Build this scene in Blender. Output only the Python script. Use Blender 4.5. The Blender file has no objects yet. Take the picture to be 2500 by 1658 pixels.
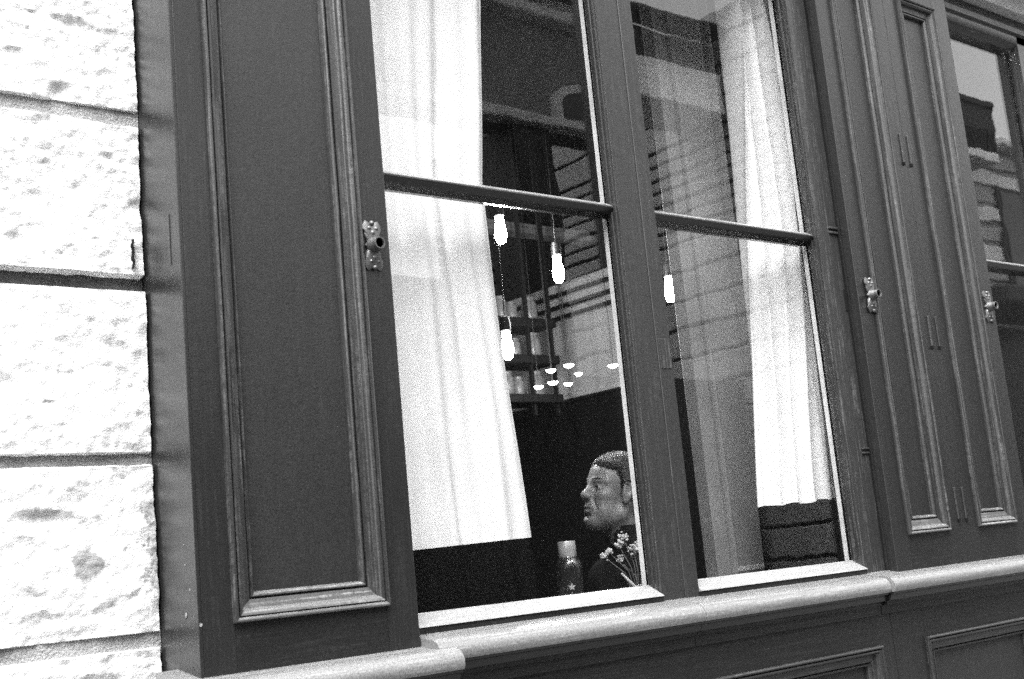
import bpy, bmesh, math, random
import numpy as np
from mathutils import Vector, Matrix, noise
random.seed(7); rng = np.random.default_rng(7)
sc = bpy.context.scene
col = sc.collection

# ------------------------------------------------------------ camera
def cam_rot(yaw, pitch, roll):
    cy, sy, cp, sp = math.cos(yaw), math.sin(yaw), math.cos(pitch), math.sin(pitch)
    fwd = Vector((sy*cp, cy*cp, sp)); right = Vector((cy, -sy, 0)); up = right.cross(fwd)
    cr, sr = math.cos(roll), math.sin(roll)
    r2 = cr*right + sr*up; u2 = -sr*right + cr*up
    m = Matrix((r2, u2, -fwd)).transposed()
    return m
cd = bpy.data.cameras.new('camera'); cam = bpy.data.objects.new('camera', cd); col.objects.link(cam)
cd.sensor_fit = 'HORIZONTAL'; cd.sensor_width = 36.0; cd.lens = 3050.7/2500*36.0
cd.clip_start = 0.05; cd.clip_end = 500
cam.matrix_world = Matrix.Translation((0, -2.2, 1.5)) @ cam_rot(math.radians(39.9595), math.radians(9.965), math.radians(-5.438)).to_4x4()
cd.dof.use_dof = True; cd.dof.focus_distance = 3.4; cd.dof.aperture_fstop = 7.0
sc.camera = cam

# ------------------------------------------------------------ sky, sun, exposure (black-and-white film: every colour is neutral)
SUN_EL, SUN_AZ = math.radians(68), math.radians(-125)      # direction to the sun: azimuth measured from +Y towards +X
w = bpy.data.worlds.new('World'); sc.world = w; w.use_nodes = True
nt = w.node_tree; nt.nodes.clear()
sky = nt.nodes.new('ShaderNodeTexSky'); sky.sky_type = 'NISHITA'; sky.sun_disc = False
sky.sun_elevation = SUN_EL; sky.sun_rotation = SUN_AZ; sky.air_density = 1.0; sky.dust_density = 4.0
bw = nt.nodes.new('ShaderNodeRGBToBW'); bg = nt.nodes.new('ShaderNodeBackground'); wo = nt.nodes.new('ShaderNodeOutputWorld')
bg.inputs['Strength'].default_value = 0.12
nt.links.new(sky.outputs[0], bw.inputs[0]); nt.links.new(bw.outputs[0], bg.inputs[0]); nt.links.new(bg.outputs[0], wo.inputs[0])
sd = bpy.data.lights.new('sun', 'SUN'); sd.energy = 1.5; sd.angle = math.radians(75); sd.color = (1, 1, 1)
sun = bpy.data.objects.new('sun', sd); col.objects.link(sun)
sdir = Vector((math.sin(SUN_AZ)*math.cos(SUN_EL), math.cos(SUN_AZ)*math.cos(SUN_EL), math.sin(SUN_EL)))
sun.rotation_euler = sdir.to_track_quat('Z', 'Y').to_euler(); sun.location = (-3, -5, 9)
vs = sc.view_settings; sc.display_settings.display_device = 'sRGB'
vs.view_transform = 'Standard'; vs.look = 'None'; vs.gamma = 1.0; vs.use_curve_mapping = False; vs.exposure = 2.9
sc.render.engine = 'CYCLES'; cy = sc.cycles
cy.use_denoising = False; cy.max_bounces = 10; cy.transparent_max_bounces = 24; cy.glossy_bounces = 5; cy.diffuse_bounces = 4
cy.transmission_bounces = 8; cy.sample_clamp_indirect = 6.0; cy.caustics_refractive = False; cy.caustics_reflective = False

# ------------------------------------------------------------ materials
class NT:
    def __init__(s, name):
        s.m = bpy.data.materials.new(name); s.m.use_nodes = True; s.t = s.m.node_tree; s.t.nodes.clear()
        s.out = s.n('ShaderNodeOutputMaterial')
    def n(s, typ, **kw):
        nd = s.t.nodes.new(typ)
        for k, v in kw.items(): setattr(nd, k, v)
        return nd
    def l(s, a, b): s.t.links.new(a, b)
    def pos(s): return s.n('ShaderNodeNewGeometry').outputs['Position']
    def mapping(s, src, scale):
        mp = s.n('ShaderNodeMapping'); mp.inputs['Scale'].default_value = scale; s.l(src, mp.inputs[0]); return mp.outputs[0]
    def noise(s, src, scale, detail=3, rough=.55, dist=0.0):
        t = s.n('ShaderNodeTexNoise'); t.inputs['Scale'].default_value = scale; t.inputs['Detail'].default_value = detail
        t.inputs['Roughness'].default_value = rough; t.inputs['Distortion'].default_value = dist; s.l(src, t.inputs['Vector']); return t.outputs[0]
    def ramp(s, src, a, b, va=0.0, vb=1.0):
        m = s.n('ShaderNodeMapRange'); m.inputs[1].default_value = a; m.inputs[2].default_value = b; m.inputs[3].default_value = va; m.inputs[4].default_value = vb
        m.clamp = True; s.l(src, m.inputs[0]); return m.outputs[0]
    def math(s, op, a, b=None):
        m = s.n('ShaderNodeMath', operation=op)
        for i, v in enumerate((a, b)):
            if v is None: continue
            if isinstance(v, (int, float)): m.inputs[i].default_value = v
            else: s.l(v, m.inputs[i])
        return m.outputs[0]
    def grain(s, amp, scale=430):
        # fine speckle bound to the surface (world position), like dust and pitted paint
        n2 = s.noise(s.pos(), scale*.8, 3, .7)
        return s.math('ADD', s.math('MULTIPLY', s.math('SUBTRACT', n2, .5), amp*3.2), 1.0)
    def bsdf(s, color, rough=.5, spec=.5, metallic=0.0, bump=None, bstr=.2, bdist=.002, **kw):
        b = s.n('ShaderNodeBsdfPrincipled')
        if isinstance(color, (int, float)): b.inputs['Base Color'].default_value = (color, color, color, 1)
        else: s.l(color, b.inputs['Base Color'])
        if isinstance(rough, (int, float)): b.inputs['Roughness'].default_value = rough
        else: s.l(rough, b.inputs['Roughness'])
        b.inputs['Specular IOR Level'].default_value = spec; b.inputs['Metallic'].default_value = metallic
        for k, v in kw.items(): b.inputs[k.replace('_', ' ')].default_value = v
        if bump is not None:
            bp = s.n('ShaderNodeBump'); bp.inputs['Strength'].default_value = bstr; bp.inputs['Distance'].default_value = bdist
            s.l(bump, bp.inputs['Height']); s.l(bp.outputs[0], b.inputs['Normal'])
        s.l(b.outputs[0], s.out.inputs[0]); return b

def paint(name, base, wear=.0, rough=.24, axis='z', gr=.8, wearcol=.2):
    s = NT(name); p = s.pos()
    streak = s.noise(s.mapping(p, (220, 220, 9) if axis == 'z' else (9, 220, 220)), 1.0, 4)
    blot = s.noise(p, 7.0, 4)
    c = s.math('MULTIPLY', s.ramp(streak, .25, .75, .94, 1.06), s.ramp(blot, .3, .7, .97, 1.03))
    c = s.math('MULTIPLY', c, base)
    if wear > 0:
        wn = s.noise(s.mapping(p, (150, 150, 5) if axis == 'z' else (5, 150, 150)), 1.0, 5, .65)
        chip = s.noise(p, 60.0, 4, .7)
        k = s.math('MULTIPLY', s.ramp(wn, .50, .66), s.ramp(chip, .38, .58))
        k = s.math('MULTIPLY', k, wear)
        mx = s.n('ShaderNodeMix'); s.l(k, mx.inputs[0]); s.l(c, mx.inputs[2]); mx.inputs[3].default_value = wearcol
        c = mx.outputs[0]
    ck = s.math('MULTIPLY', s.ramp(s.noise(p, 42, 6, .8), .715, .735), .6)
    mc = s.n('ShaderNodeMix'); s.l(ck, mc.inputs[0]); s.l(c, mc.inputs[2]); mc.inputs[3].default_value = .3; c = mc.outputs[0]
    c = s.math('MULTIPLY', c, s.grain(gr))
    bump = s.math('ADD', s.math('MULTIPLY', streak, .6), s.math('MULTIPLY', s.noise(p, 45, 3), .8))
    bump = s.math('ADD', bump, s.math('MULTIPLY', s.noise(p, 290, 3, .7), gr*1.0))
    s.bsdf(c, s.ramp(blot, .3, .7, rough-.01, rough+.03), .5, bump=bump, bstr=.28, bdist=.0018, IOR=1.60)
    return s.m
def plain(name, base, rough=.6, spec=.4, gr=0.0, nscale=12, bstr=.15, bdist=.002, metallic=0.0):
    s = NT(name); p = s.pos(); nz = s.noise(p, nscale, 4)
    c = s.math('MULTIPLY', s.ramp(nz, .3, .7, .82, 1.15), base)
    if gr: c = s.math('MULTIPLY', c, s.grain(gr))
    s.bsdf(c, rough, spec, metallic, bump=s.noise(p, nscale*6, 3), bstr=bstr, bdist=bdist); return s.m
def emit(name, strength):
    s = NT(name); e = s.n('ShaderNodeEmission'); e.inputs[0].default_value = (1, 1, 1, 1); e.inputs[1].default_value = strength
    s.l(e.outputs[0], s.out.inputs[0]); return s.m

M = {}
M['paint'] = paint('dark_gloss_paint', .014, .06)
M['paint_h'] = paint('dark_gloss_paint_horizontal', .012, .06, axis='x')
M['paint_worn'] = paint('worn_gloss_paint', .024, .38, .2)
M['paint_worn_h'] = paint('worn_gloss_paint_horizontal', .024, .3, .2, axis='x')
M['bevel'] = paint('skylit_bevel_paint', .19, .3, .25, axis='x', wearcol=.5)  # pale base stands for sky light on upward bevels of rails and muntins
M['sill'] = paint('sill_skylit_paint', .14, .3, .18, axis='x', wearcol=.45)  # lit copy of the dark paint: sky light on the sill top in colour
M['frame'] = paint('frame_sheen_paint', .024, .12, .24)  # base raised to paint in the grazing sheen of the mullion
M['ledge'] = paint('skylit_ledge_paint', .085, .6, .2, axis='x', wearcol=.4)  # lighter copy for bottom mouldings, with their top-light highlight painted in
M['panel'] = paint('panel_paint', .015, .03, .32, gr=1.0)
M['fascia'] = paint('fascia_paint', .7, .1, .4, axis='x')
M['white_wood'] = plain('white_inner_paint', .8, .45, .4, .15)
M['black'] = plain('black_gap', .008, .8, .1)
M['metal'] = plain('tarnished_brass', .12, .33, .5, .35, 90, .4, .002, .55)

def stone_mat():
    s = NT('pale_limestone'); p = s.pos()
    big = s.noise(p, 5, 5, .6); fine = s.noise(p, 70, 5, .7); pit = s.noise(s.mapping(p, (1, 1, 1.7)), 46, 5, .78)
    c = s.math('MULTIPLY', s.ramp(big, .3, .7, .62, .74), s.ramp(fine, .32, .62, .80, 1.05))
    pk = s.ramp(pit, .27, .325, .30, 1.0)
    c = s.math('MULTIPLY', c, pk)
    # damp spot with its own ragged outline, and grimy chips beside the shopfront
    sep = s.n('ShaderNodeSeparateXYZ'); s.l(p, sep.inputs[0])
    dx = s.math('SUBTRACT', sep.outputs[0], .885); dz = s.math('SUBTRACT', sep.outputs[2], 1.567)
    dd = s.math('SQRT', s.math('ADD', s.math('MULTIPLY', dx, dx), s.math('MULTIPLY', dz, dz)))
    dd = s.math('ADD', dd, s.math('MULTIPLY', s.math('SUBTRACT', s.noise(p, 45, 4, .6), .5), .035))
    c = s.math('MULTIPLY', c, s.ramp(dd, .027, .034, .42, 1.0))
    ed = s.math('ADD', sep.outputs[0], s.math('MULTIPLY', s.math('SUBTRACT', s.noise(p, 26, 5, .75, .4), .5), .16))
    zl = s.math('MULTIPLY', s.ramp(sep.outputs[2], 1.44, 1.5), s.ramp(sep.outputs[2], 1.66, 1.70, 1.0, 0.0))
    g = s.math('MULTIPLY', s.ramp(ed, .992, 1.012), zl)
    c = s.math('MULTIPLY', c, s.math('SUBTRACT', 1.0, s.math('MULTIPLY', g, s.ramp(s.noise(p, 120, 4, .7), .3, .6, .25, .75))))
    c = s.math('MULTIPLY', c, s.grain(.28))
    bump = s.math('ADD', s.math('MULTIPLY', fine, .7), s.math('MULTIPLY', pit, 1.0))
    s.bsdf(c, .9, .2, bump=bump, bstr=.7, bdist=.006); return s.m
M['stone'] = stone_mat()
M['mortar'] = plain('grey_mortar', .26, .95, .1, .5, 40, .9, .01)
M['mortar_pale'] = plain('pale_mortar', .36, .95, .1, .5, 40, .9, .01)
M['mortar_dark'] = plain('dark_mortar', .10, .95, .1, .5, 40, .9, .01)

def glass_mat():
    s = NT('window_glass'); geo = s.n('ShaderNodeNewGeometry')
    fr = s.n('ShaderNodeFresnel'); eta = s.ramp(geo.outputs['Backfacing'], 0, 1, 1.5, 1/1.5); s.l(eta, fr.inputs[0])
    nz = s.noise(geo.outputs['Position'], 3.2, 2)
    bp = s.n('ShaderNodeBump'); bp.inputs['Strength'].default_value = .05; bp.inputs['Distance'].default_value = .01; s.l(nz, bp.inputs['Height'])
    gl = s.n('ShaderNodeBsdfGlossy'); gl.inputs['Roughness'].default_value = 0.0; gl.inputs[0].default_value = (1, 1, 1, 1); s.l(bp.outputs[0], gl.inputs['Normal'])
    tr = s.n('ShaderNodeBsdfTransparent'); tr.inputs[0].default_value = (.97, .97, .97, 1)
    mx = s.n('ShaderNodeMixShader'); s.l(fr.outputs[0], mx.inputs[0]); s.l(tr.outputs[0], mx.inputs[1]); s.l(gl.outputs[0], mx.inputs[2]); s.l(mx.outputs[0], s.out.inputs[0])
    return s.m
M['glass'] = glass_mat()
def cloth(name, base, tl, gr):
    s = NT(name); p = s.pos()
    c = s.math('MULTIPLY', s.ramp(s.noise(p, 9, 3), .3, .7, .95, 1.03), base); c = s.math('MULTIPLY', c, s.grain(gr))
    d = s.n('ShaderNodeBsdfDiffuse'); s.l(c, d.inputs[0]); t = s.n('ShaderNodeBsdfTranslucent'); s.l(c, t.inputs[0])
    mx = s.n('ShaderNodeMixShader'); mx.inputs[0].default_value = tl; s.l(d.outputs[0], mx.inputs[1]); s.l(t.outputs[0], mx.inputs[2]); s.l(mx.outputs[0], s.out.inputs[0])
    return s.m
M['curtain'] = cloth('white_curtain_cotton', .9, .18, .10)
M['curtain_dark'] = cloth('dark_band_cotton', .006, .05, .9)
M['screen'] = plain('pale_grey_screen_paint', .2, .55, .3, .35, 5)
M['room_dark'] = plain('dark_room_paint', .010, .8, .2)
M['room_pale'] = plain('pale_room_plaster', .75, .8, .2, .25, 3)
M['dark_metal'] = plain('blackened_steel', .007, .5, .4)
M['jar'] = plain('pale_ceramic', .2, .35, .5)
M['bulb'] = emit('lit_bulb_glass', 110.0); M['dish'] = emit('glowing_dish_glass', 4.0)
M['skin'] = plain('skin', .21, .42, .5, .35, 30, .25, .001)
M['hair'] = plain('greying_hair', .08, .5, .4, .3, 160, .9, .004)
M['eye'] = plain('eye_white', .45, .2, .5); M['iris'] = plain('iris_dark', .01, .1, .5)
M['jacket'] = plain('black_wool', .012, .9, .1, .4, 80)
M['table'] = plain('dark_table_wood', .05, .4, .4)
M['flower'] = plain('dried_blossom', .5, .8, .2, .5, 120); M['stem'] = plain('dry_stem', .14, .7, .2)
M['cap'] = plain('brushed_cap_metal', .55, .3, .5, .2, 60, .2, .001, .45)
def bottle_mat():
    s = NT('bottle_glass'); fr = s.n('ShaderNodeLayerWeight'); fr.inputs[0].default_value = .35
    tr = s.n('ShaderNodeBsdfTransparent'); tr.inputs[0].default_value = (.86, .86, .86, 1)
    di = s.n('ShaderNodeBsdfDiffuse'); di.inputs[0].default_value = (.5, .5, .5, 1)
    gl = s.n('ShaderNodeBsdfGlossy'); gl.inputs['Roughness'].default_value = .06
    m1 = s.n('ShaderNodeMixShader'); m1.inputs[0].default_value = .022; s.l(tr.outputs[0], m1.inputs[1]); s.l(di.outputs[0], m1.inputs[2])
    m2 = s.n('ShaderNodeMixShader'); s.l(s.math('MULTIPLY', fr.outputs['Fresnel'], .7), m2.inputs[0]); s.l(m1.outputs[0], m2.inputs[1]); s.l(gl.outputs[0], m2.inputs[2]); s.l(m2.outputs[0], s.out.inputs[0])
    return s.m
M['bottle'] = bottle_mat()
M['print'] = plain('white_print', .4, .6, .3)
M['opp_stone'] = plain('opposite_pale_stone', .85, .9, .2, 0, 1.2, .3, .02)
M['opp_wall'] = plain('opposite_grey_stone', .45, .9, .2, 0, 1.2, .3, .02)
M['wing_stone'] = plain('wing_grey_stone', .24, .9, .2, 0, 1.2, .3, .02)
M['far_stone'] = plain('dimmed_far_stone', .07, .9, .2, 0, 1.2, .3, .02); M['opp_front'] = plain('opposite_dimmed_front', .17, .9, .2, 0, 1.2, .3, .02)  # far_stone and opp_front: tone lowered so their reflections stay faint
M['opp_dark'] = plain('opposite_dark_front', .022, .5, .3, 0, 1)
M['opp_glass'] = plain('opposite_window_glass', .02, .08, .5, 0, .6, .05, .01)
M['asphalt'] = plain('asphalt', .05, .9, .2, 0, 8); M['pave'] = plain('pavement_stone', .07, .9, .2, 0, 5)
M['roof'] = plain('grey_zinc_roof', .18, .5, .4, 0, 2)

# ------------------------------------------------------------ mesh helpers
class MB:
    def __init__(s): s.v = []; s.f = []
    def add(s, v, f):
        o = len(s.v); s.v += [tuple(p) for p in v]; s.f += [tuple(i+o for i in q) for q in f]; return s
    def box(s, x0, x1, y0, y1, z0, z1):
        return s.add([(x, y, z) for z in (z0, z1) for y in (y0, y1) for x in (x0, x1)],
                     [(0, 2, 3, 1), (4, 5, 7, 6), (0, 1, 5, 4), (2, 6, 7, 3), (0, 4, 6, 2), (1, 3, 7, 5)])
    def lathe(s, prof, c, n=20, ax=(0, 0, 1)):
        ax = Vector(ax).normalized(); a = ax.orthogonal().normalized(); b = ax.cross(a); v = []; c = Vector(c)
        for r, h in prof:
            for k in range(n):
                t = 2*math.pi*k/n; v.append(c + ax*h + (a*math.cos(t)+b*math.sin(t))*r)
        f = [(i*n+k, i*n+(k+1) % n, (i+1)*n+(k+1) % n, (i+1)*n+k) for i in range(len(prof)-1) for k in range(n)]
        if prof[0][0] > 1e-6: f.append(tuple(range(n))[::-1])
        if prof[-1][0] > 1e-6: f.append(tuple((len(prof)-1)*n+k for k in range(n)))
        return s.add(v, f)
    def tube(s, pts, r, n=8):
        pts = [Vector(p) for p in pts]; v = []
        for i, p in enumerate(pts):
            d = (pts[min(i+1, len(pts)-1)]-pts[max(i-1, 0)]).normalized(); a = d.orthogonal().normalized() if i == 0 else (a - d*a.dot(d)).normalized(); b = d.cross(a)
            rr = r[i] if isinstance(r, (list, tuple)) else r
            v += [p+(a*math.cos(2*math.pi*k/n)+b*math.sin(2*math.pi*k/n))*rr for k in range(n)]
        f = [(i*n+k, i*n+(k+1) % n, (i+1)*n+(k+1) % n, (i+1)*n+k) for i in range(len(pts)-1) for k in range(n)]
        f += [tuple(range(n))[::-1], tuple((len(pts)-1)*n+k for k in range(n))]
        return s.add(v, f)
    def extrude(s, prof, x0, x1, axis='x'):
        """closed profile polygon, extruded along x (points are (y,z)) or z (points are (x,y))"""
        n = len(prof)
        if axis == 'x': v = [(x0, a, b) for a, b in prof]+[(x1, a, b) for a, b in prof]
        else: v = [(a, b, x0) for a, b in prof]+[(a, b, x1) for a, b in prof]
        f = [(k, (k+1) % n, n+(k+1) % n, n+k) for k in range(n)]+[tuple(range(n))[::-1], tuple(range(n, 2*n))]
        return s.add(v, f)
    def build(s, name, mat, parent=None, bev=0.0, smooth=False, seg=2):
        me = bpy.data.meshes.new(name); me.from_pydata(s.v, [], s.f)
        bm = bmesh.new(); bm.from_mesh(me); bmesh.ops.recalc_face_normals(bm, faces=bm.faces)
        if bev:
            es = [e for e in bm.edges if len(e.link_faces) == 2 and e.calc_face_angle(0) > .6]
            bmesh.ops.bevel(bm, geom=es, offset=bev, segments=seg, affect='EDGES', profile=.5, clamp_overlap=True)
        bm.to_mesh(me); bm.free()
        for m in (mat if isinstance(mat, (list, tuple)) else [mat]): me.materials.append(M[m])
        if smooth:
            for p in me.polygons: p.use_smooth = True
            if smooth != 'all': me.set_sharp_from_angle(angle=math.radians(38))
        o = bpy.data.objects.new(name, me); col.objects.link(o)
        if parent is not None: o.parent = parent; o.matrix_parent_inverse = parent.matrix_world.inverted() if parent.type != 'EMPTY' else Matrix.Translation(-parent.location)
        return o
def tag(o, label=None, cat=None, group=None, kind=None):
    if label: o['label'] = label
    if cat: o['category'] = cat
    if group: o['group'] = group
    if kind: o['kind'] = kind
    return o
def thing(name, label, cat, loc=(0, 0, 0), group=None):
    o = bpy.data.objects.new(name, None); o.location = loc; o.empty_display_size = .1; col.objects.link(o)
    return tag(o, label, cat, group)
def bx(name, mat, parent, x0, x1, y0, y1, z0, z1, bev=.0):
    return MB().box(x0, x1, y0, y1, z0, z1).build(name, mat, parent, bev)
def struct(name, mat, *b, bev=0):
    return tag(MB().box(*b).build(name, mat, None, bev), kind='structure')

# moulded frame on a facade plane: profile points are (inward distance, y)
PROF = [(0, .001), (0, -.007), (.0015, -.0105), (.0045, -.012), (.0078, -.0108), (.0095, -.0065), (.0100, .001), (.0118, .001),
        (.0122, -.0088), (.0155, -.0085), (.019, -.0058), (.0215, -.001), (.0225, .0045), (.0245, .0065), (.041, .0085), (.0418, .021),
        (.0445, .021), (.0448, .0105), (.0465, .0078), (.0495, .0078), (.0525, .0115), (.054, .017), (.0555, .023)]
def moulded_frame(parent, x0, x1, z0, z1, yoff=0.0, prof=PROF, matv='paint_worn', math_='paint_worn_h', sides='LRBT'):
    def corner(u, y, cx, cz):
        return (x0+u if cx == 0 else x1-u, yoff+y, z0+u if cz == 0 else z1-u)
    for side, (a, b) in {'L': ((0, 0), (0, 1)), 'R': ((1, 0), (1, 1)), 'B': ((0, 0), (1, 0)), 'T': ((0, 1), (1, 1))}.items():
        if side not in sides: continue
        n = 1 if side in 'BT' else 24; v = []; f = []; P = len(prof)
        ra = random.random()*9
        for k in range(n+1):
            t = k/n
            for i, (u, y) in enumerate(prof):
                p = Vector(corner(u, y, *a)).lerp(Vector(corner(u, y, *b)), t)
                if 0 < k < n:
                    p.x += .0007*noise.noise((p.z*9, i*.15, ra)); p.y += .0006*noise.noise((p.z*14, i*.3, ra+5))
                v.append(p)
        for k in range(n):
            for i in range(P-1): f.append((k*P+i, k*P+i+1, (k+1)*P+i+1, (k+1)*P+i))
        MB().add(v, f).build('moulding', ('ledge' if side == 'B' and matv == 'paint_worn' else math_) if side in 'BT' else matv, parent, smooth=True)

def knob(parent, x, z, y=0.0):
    # ornate escutcheon with lobed ends and a hollow round stub
    pts = []
    N = 64
    for k in range(N):
        t = 2*math.pi*k/N; c, s_ = math.cos(t), math.sin(t)
        r = .020+.030*abs(s_)**2.2+.006*math.cos(6*t)*(abs(s_) > .35)+.003*math.cos(10*t)
        if abs(s_) > .93: r += .004
        pts.append((x+r*c*(.82 if abs(s_) < .8 else 1.0), z+r*s_*1.06))
    v = []; f = []
    rings = [(1.0, .0), (1.0, -.003), (.86, -.006), (.6, -.008)]
    for q, yy in rings: v += [(x+(px-x)*q, y+yy, z+(pz-z)*q) for px, pz in pts]
    for i in range(len(rings)-1): f += [(i*N+k, i*N+(k+1) % N, (i+1)*N+(k+1) % N, (i+1)*N+k) for k in range(N)]
    f.append(tuple(range((len(rings)-1)*N, len(rings)*N)))
    kn = MB().add(v, f)
    ax = (0, -1, 0)
    kn.lathe([(.018, .006), (.0165, .012), (.0140, .020), (.0132, .026), (.0138, .030), (.0132, .032), (.0110, .032), (.0104, .030), (.0100, .010)], (x, y, z), 24, ax)
    for dx, dz, r in ((-.009, .038, .0055), (.009, .038, .0055), (0, .050, .006), (0, -.049, .006), (-.009, -.036, .005), (.009, -.036, .005), (0, .028, .007), (0, -.027, .007)):
        kn.lathe([(r, .003), (r*.9, .007), (r*.5, .0095), (0.0, .0105)], (x+dx, y, z+dz), 10, ax)
    o = kn.build('knob', 'metal', parent, smooth=True)
    MB().lathe([(.0103, .0265), (.0001, .0265)], (x, y, z), 16, ax).build('bore', 'black', o)
    return o

# ------------------------------------------------------------ ground, street
struct('ground', 'asphalt', -120, 160, -150, 160, -.3, -.12)
struct('pavement', 'pave', -25, 45, -2.9, .4, -.16, 0.0, bev=.02)
struct('pavement', 'pave', -25, 45, -8.2, -6.6, -.16, 0.0, bev=.02)

# ------------------------------------------------------------ stone wall left of the shopfront
WY = .16
wall = thing('stone_wall', 'pale rough wall of large stone blocks beside the dark shopfront', 'wall', (0, WY+.3, 0))
joints = [(-.0, .02), (.353, .022), (.705, .022), (1.06, .022), (1.414, .026), (1.764, .020), (2.120, .030), (2.470, .029), (2.823, .026), (3.176, .026), (3.53, .026)]
for i in range(len(joints)-1):
    z0 = joints[i][0]+joints[i][1]*.40; z1 = joints[i+1][0]-joints[i+1][1]*.40
    xs = [-3.4, -2.2, -1.0+.3*(i % 2), .05+.35*(i % 2), 1.029] if i % 2 else [-3.4, -2.6, -1.3, -.25, 1.029]
    for a, b in zip(xs[:-1], xs[1:]):
        a += .010
        fine = z1 > 1.2 and z0 < 3.0 and b > 1.0
        st = .006 if fine else .05
        nx = max(2, int((b-a)/st)); nz = max(2, int((z1-z0)/st)); v = []; f = []
        for jz in range(nz+1):
            for jx in range(nx+1):
                x = a+(b-a)*jx/nx; z = z0+(z1-z0)*jz/nz
                e = min(x-a, b-x, z-z0, z1-z)
                y = WY
                y += .006*noise.noise((x*6, z*9, i*3.1)) + .004*noise.noise((x*22, z*34, i*5.))+.003*noise.noise((x*70, z*90, i))
                if fine: y += .002*noise.noise((x*150, z*170, i))
                if e < .007: y += .012*(1-e/.007)**2
                ch = noise.noise((x*11, z*16, i*7.7))
                if ch > .42: y += .018*(ch-.42)*2
                y = max(y, WY-.006) if e > .001 else WY+.03
                if jz in (0, nz): z += .004*noise.noise((x*25, i*2, jz)) + (.002*noise.noise((x*90, i, jz)))
                v.append((x, y, z))
        for jz in range(nz):
            for jx in range(nx):
                q = jz*(nx+1)+jx; f.append((q, q+1, q+nx+2, q+nx+1))
        # sides and back close the block
        ring = [jx for jx in range(nx+1)]+[(jz)*(nx+1)+nx for jz in range(1, nz+1)]+[nz*(nx+1)+jx for jx in range(nx-1, -1, -1)]+[jz*(nx+1) for jz in range(nz-1, 0, -1)]
        o = len(v); v += [(v[q][0], WY+.14, v[q][2]) for q in ring]
        R_ = len(ring); f += [(ring[k], o+k, o+(k+1) % R_, ring[(k+1) % R_]) for k in range(R_)]
        MB().add(v, f).build('stone_block', 'stone', wall, smooth='all' if not fine else True)
for i, (z, h) in enumerate(joints[:-1]):
    bx('mortar_joint', {4: 'mortar_pale', 7: 'mortar_pale', 5: 'mortar'}.get(i, 'mortar_dark'), wall, -3.4, 1.028, WY+{7: .009, 4: .009, 5: .015}.get(i, .024), WY+.12, z-h/2-.012, z+h/2+.012)
for q in range(7): bx('crack', 'black', wall, .9985+.0012*math.sin(q*2.2), 1.0005+.0012*math.sin(q*2.2), WY-.009, WY+.02, 2.150+q*.0085, 2.150+q*.0085+.0088)
bx('backing', 'mortar_dark', wall, -3.4, 1.028, WY+.125, WY+.3, -.1, 3.7)

# ------------------------------------------------------------ shutter boxes
def leaf(parent, x0, x1, zb, zt, mx0, mx1, mz0, mz1, rails=True):
    """one panelled leaf: two stiles, two rails, moulded frame, sunk panel"""
    bx('stile', 'paint', parent, x0, mx0+.004, 0, .03, zb, zt, .0016)
    bx('stile', 'paint', parent, mx1-.004, x1, 0, .03, zb, zt, .0016)
    bx('rail', 'paint_h', parent, mx0+.0045, mx1-.0045, .0006, .03, zb, mz0+.004, .001)
    bx('rail', 'paint_h', parent, mx0+.0045, mx1-.0045, .0006, .03, mz1-.004, zt, .001)
    moulded_frame(parent, mx0, mx1, mz0, mz1)
    bx('panel', 'panel', parent, mx0+.045, mx1-.045, .0215, .032, mz0+.045, mz1-.045)
TOP = 3.40
boxl = thing('shutter_box', 'dark painted shutter box with one tall sunk panel beside stone wall', 'shutter box', (1.27, .08, 1.335))
bx('side_board', 'paint', boxl, 1.029, 1.052, .0305, .34, 1.2, TOP)
bx('corner_strip', 'paint', boxl, 1.0285, 1.036, -.0005, .031, 1.334, TOP, .0014)
leaf(boxl, 1.0365, 1.519, 1.336, TOP, 1.098, 1.447, 1.432, 3.28)
bx('side_board', 'paint', boxl, 1.496, 1.5185, .0305, .16, 1.335, TOP)
knob(boxl, 1.474, 2.197)
bx('filler_strip', 'paint_worn', boxl, 1.0268, 1.03, .042, .047, 2.13, 2.235, .001)
for z, h, yy in ((1.502, .007, .030), (1.455, .012, .052), (1.548, .005, .046), (1.585, .004, .049)):
    MB().lathe([(h*.5, 0), (h*.32, .0008), (.0001, .001)], (1.029, yy, z), 7, (-1, .2, .1)).build('paint_flake', 'mortar', boxl)
MB().lathe([(.004, 0), (.003, .0006), (.0001, .0008)], (1.0325, -.0005, 1.436), 6, (-.3, -1, 0)).build('paint_flake', 'mortar', boxl)

boxr = thing('shutter_box', 'dark painted double shutter box between the two shop windows', 'shutter box', (3.63, .08, 1.35))
bx('side_board', 'paint', boxr, 3.239, 3.26, .0305, .14, 1.35, TOP)
leaf(boxr, 3.238, 3.6215, 1.351, TOP, 3.314, 3.541, 1.463, 3.30)
leaf(boxr, 3.6235, 4.028, 1.351, TOP, 3.706, 3.938, 1.466, 3.285)
bx('side_board', 'paint', boxr, 4.006, 4.027, .0305, .14, 1.35, TOP)
knob(boxr, 3.296, 2.199, -.004); knob(boxr, 3.985, 2.201)
for zc in (2.72, 2.10, 1.545):
    for dx in (-.022, .022):
        bx('hinge', 'paint_worn', boxr, 3.622+dx-.0035, 3.622+dx+.0035, -.004, .001, zc-.05, zc+.05, .0015)
        bx('hinge_screw', 'black', boxr, 3.622+dx-.004, 3.622+dx+.004, -.0055, .0, zc-.06, zc-.048, .001)

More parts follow.
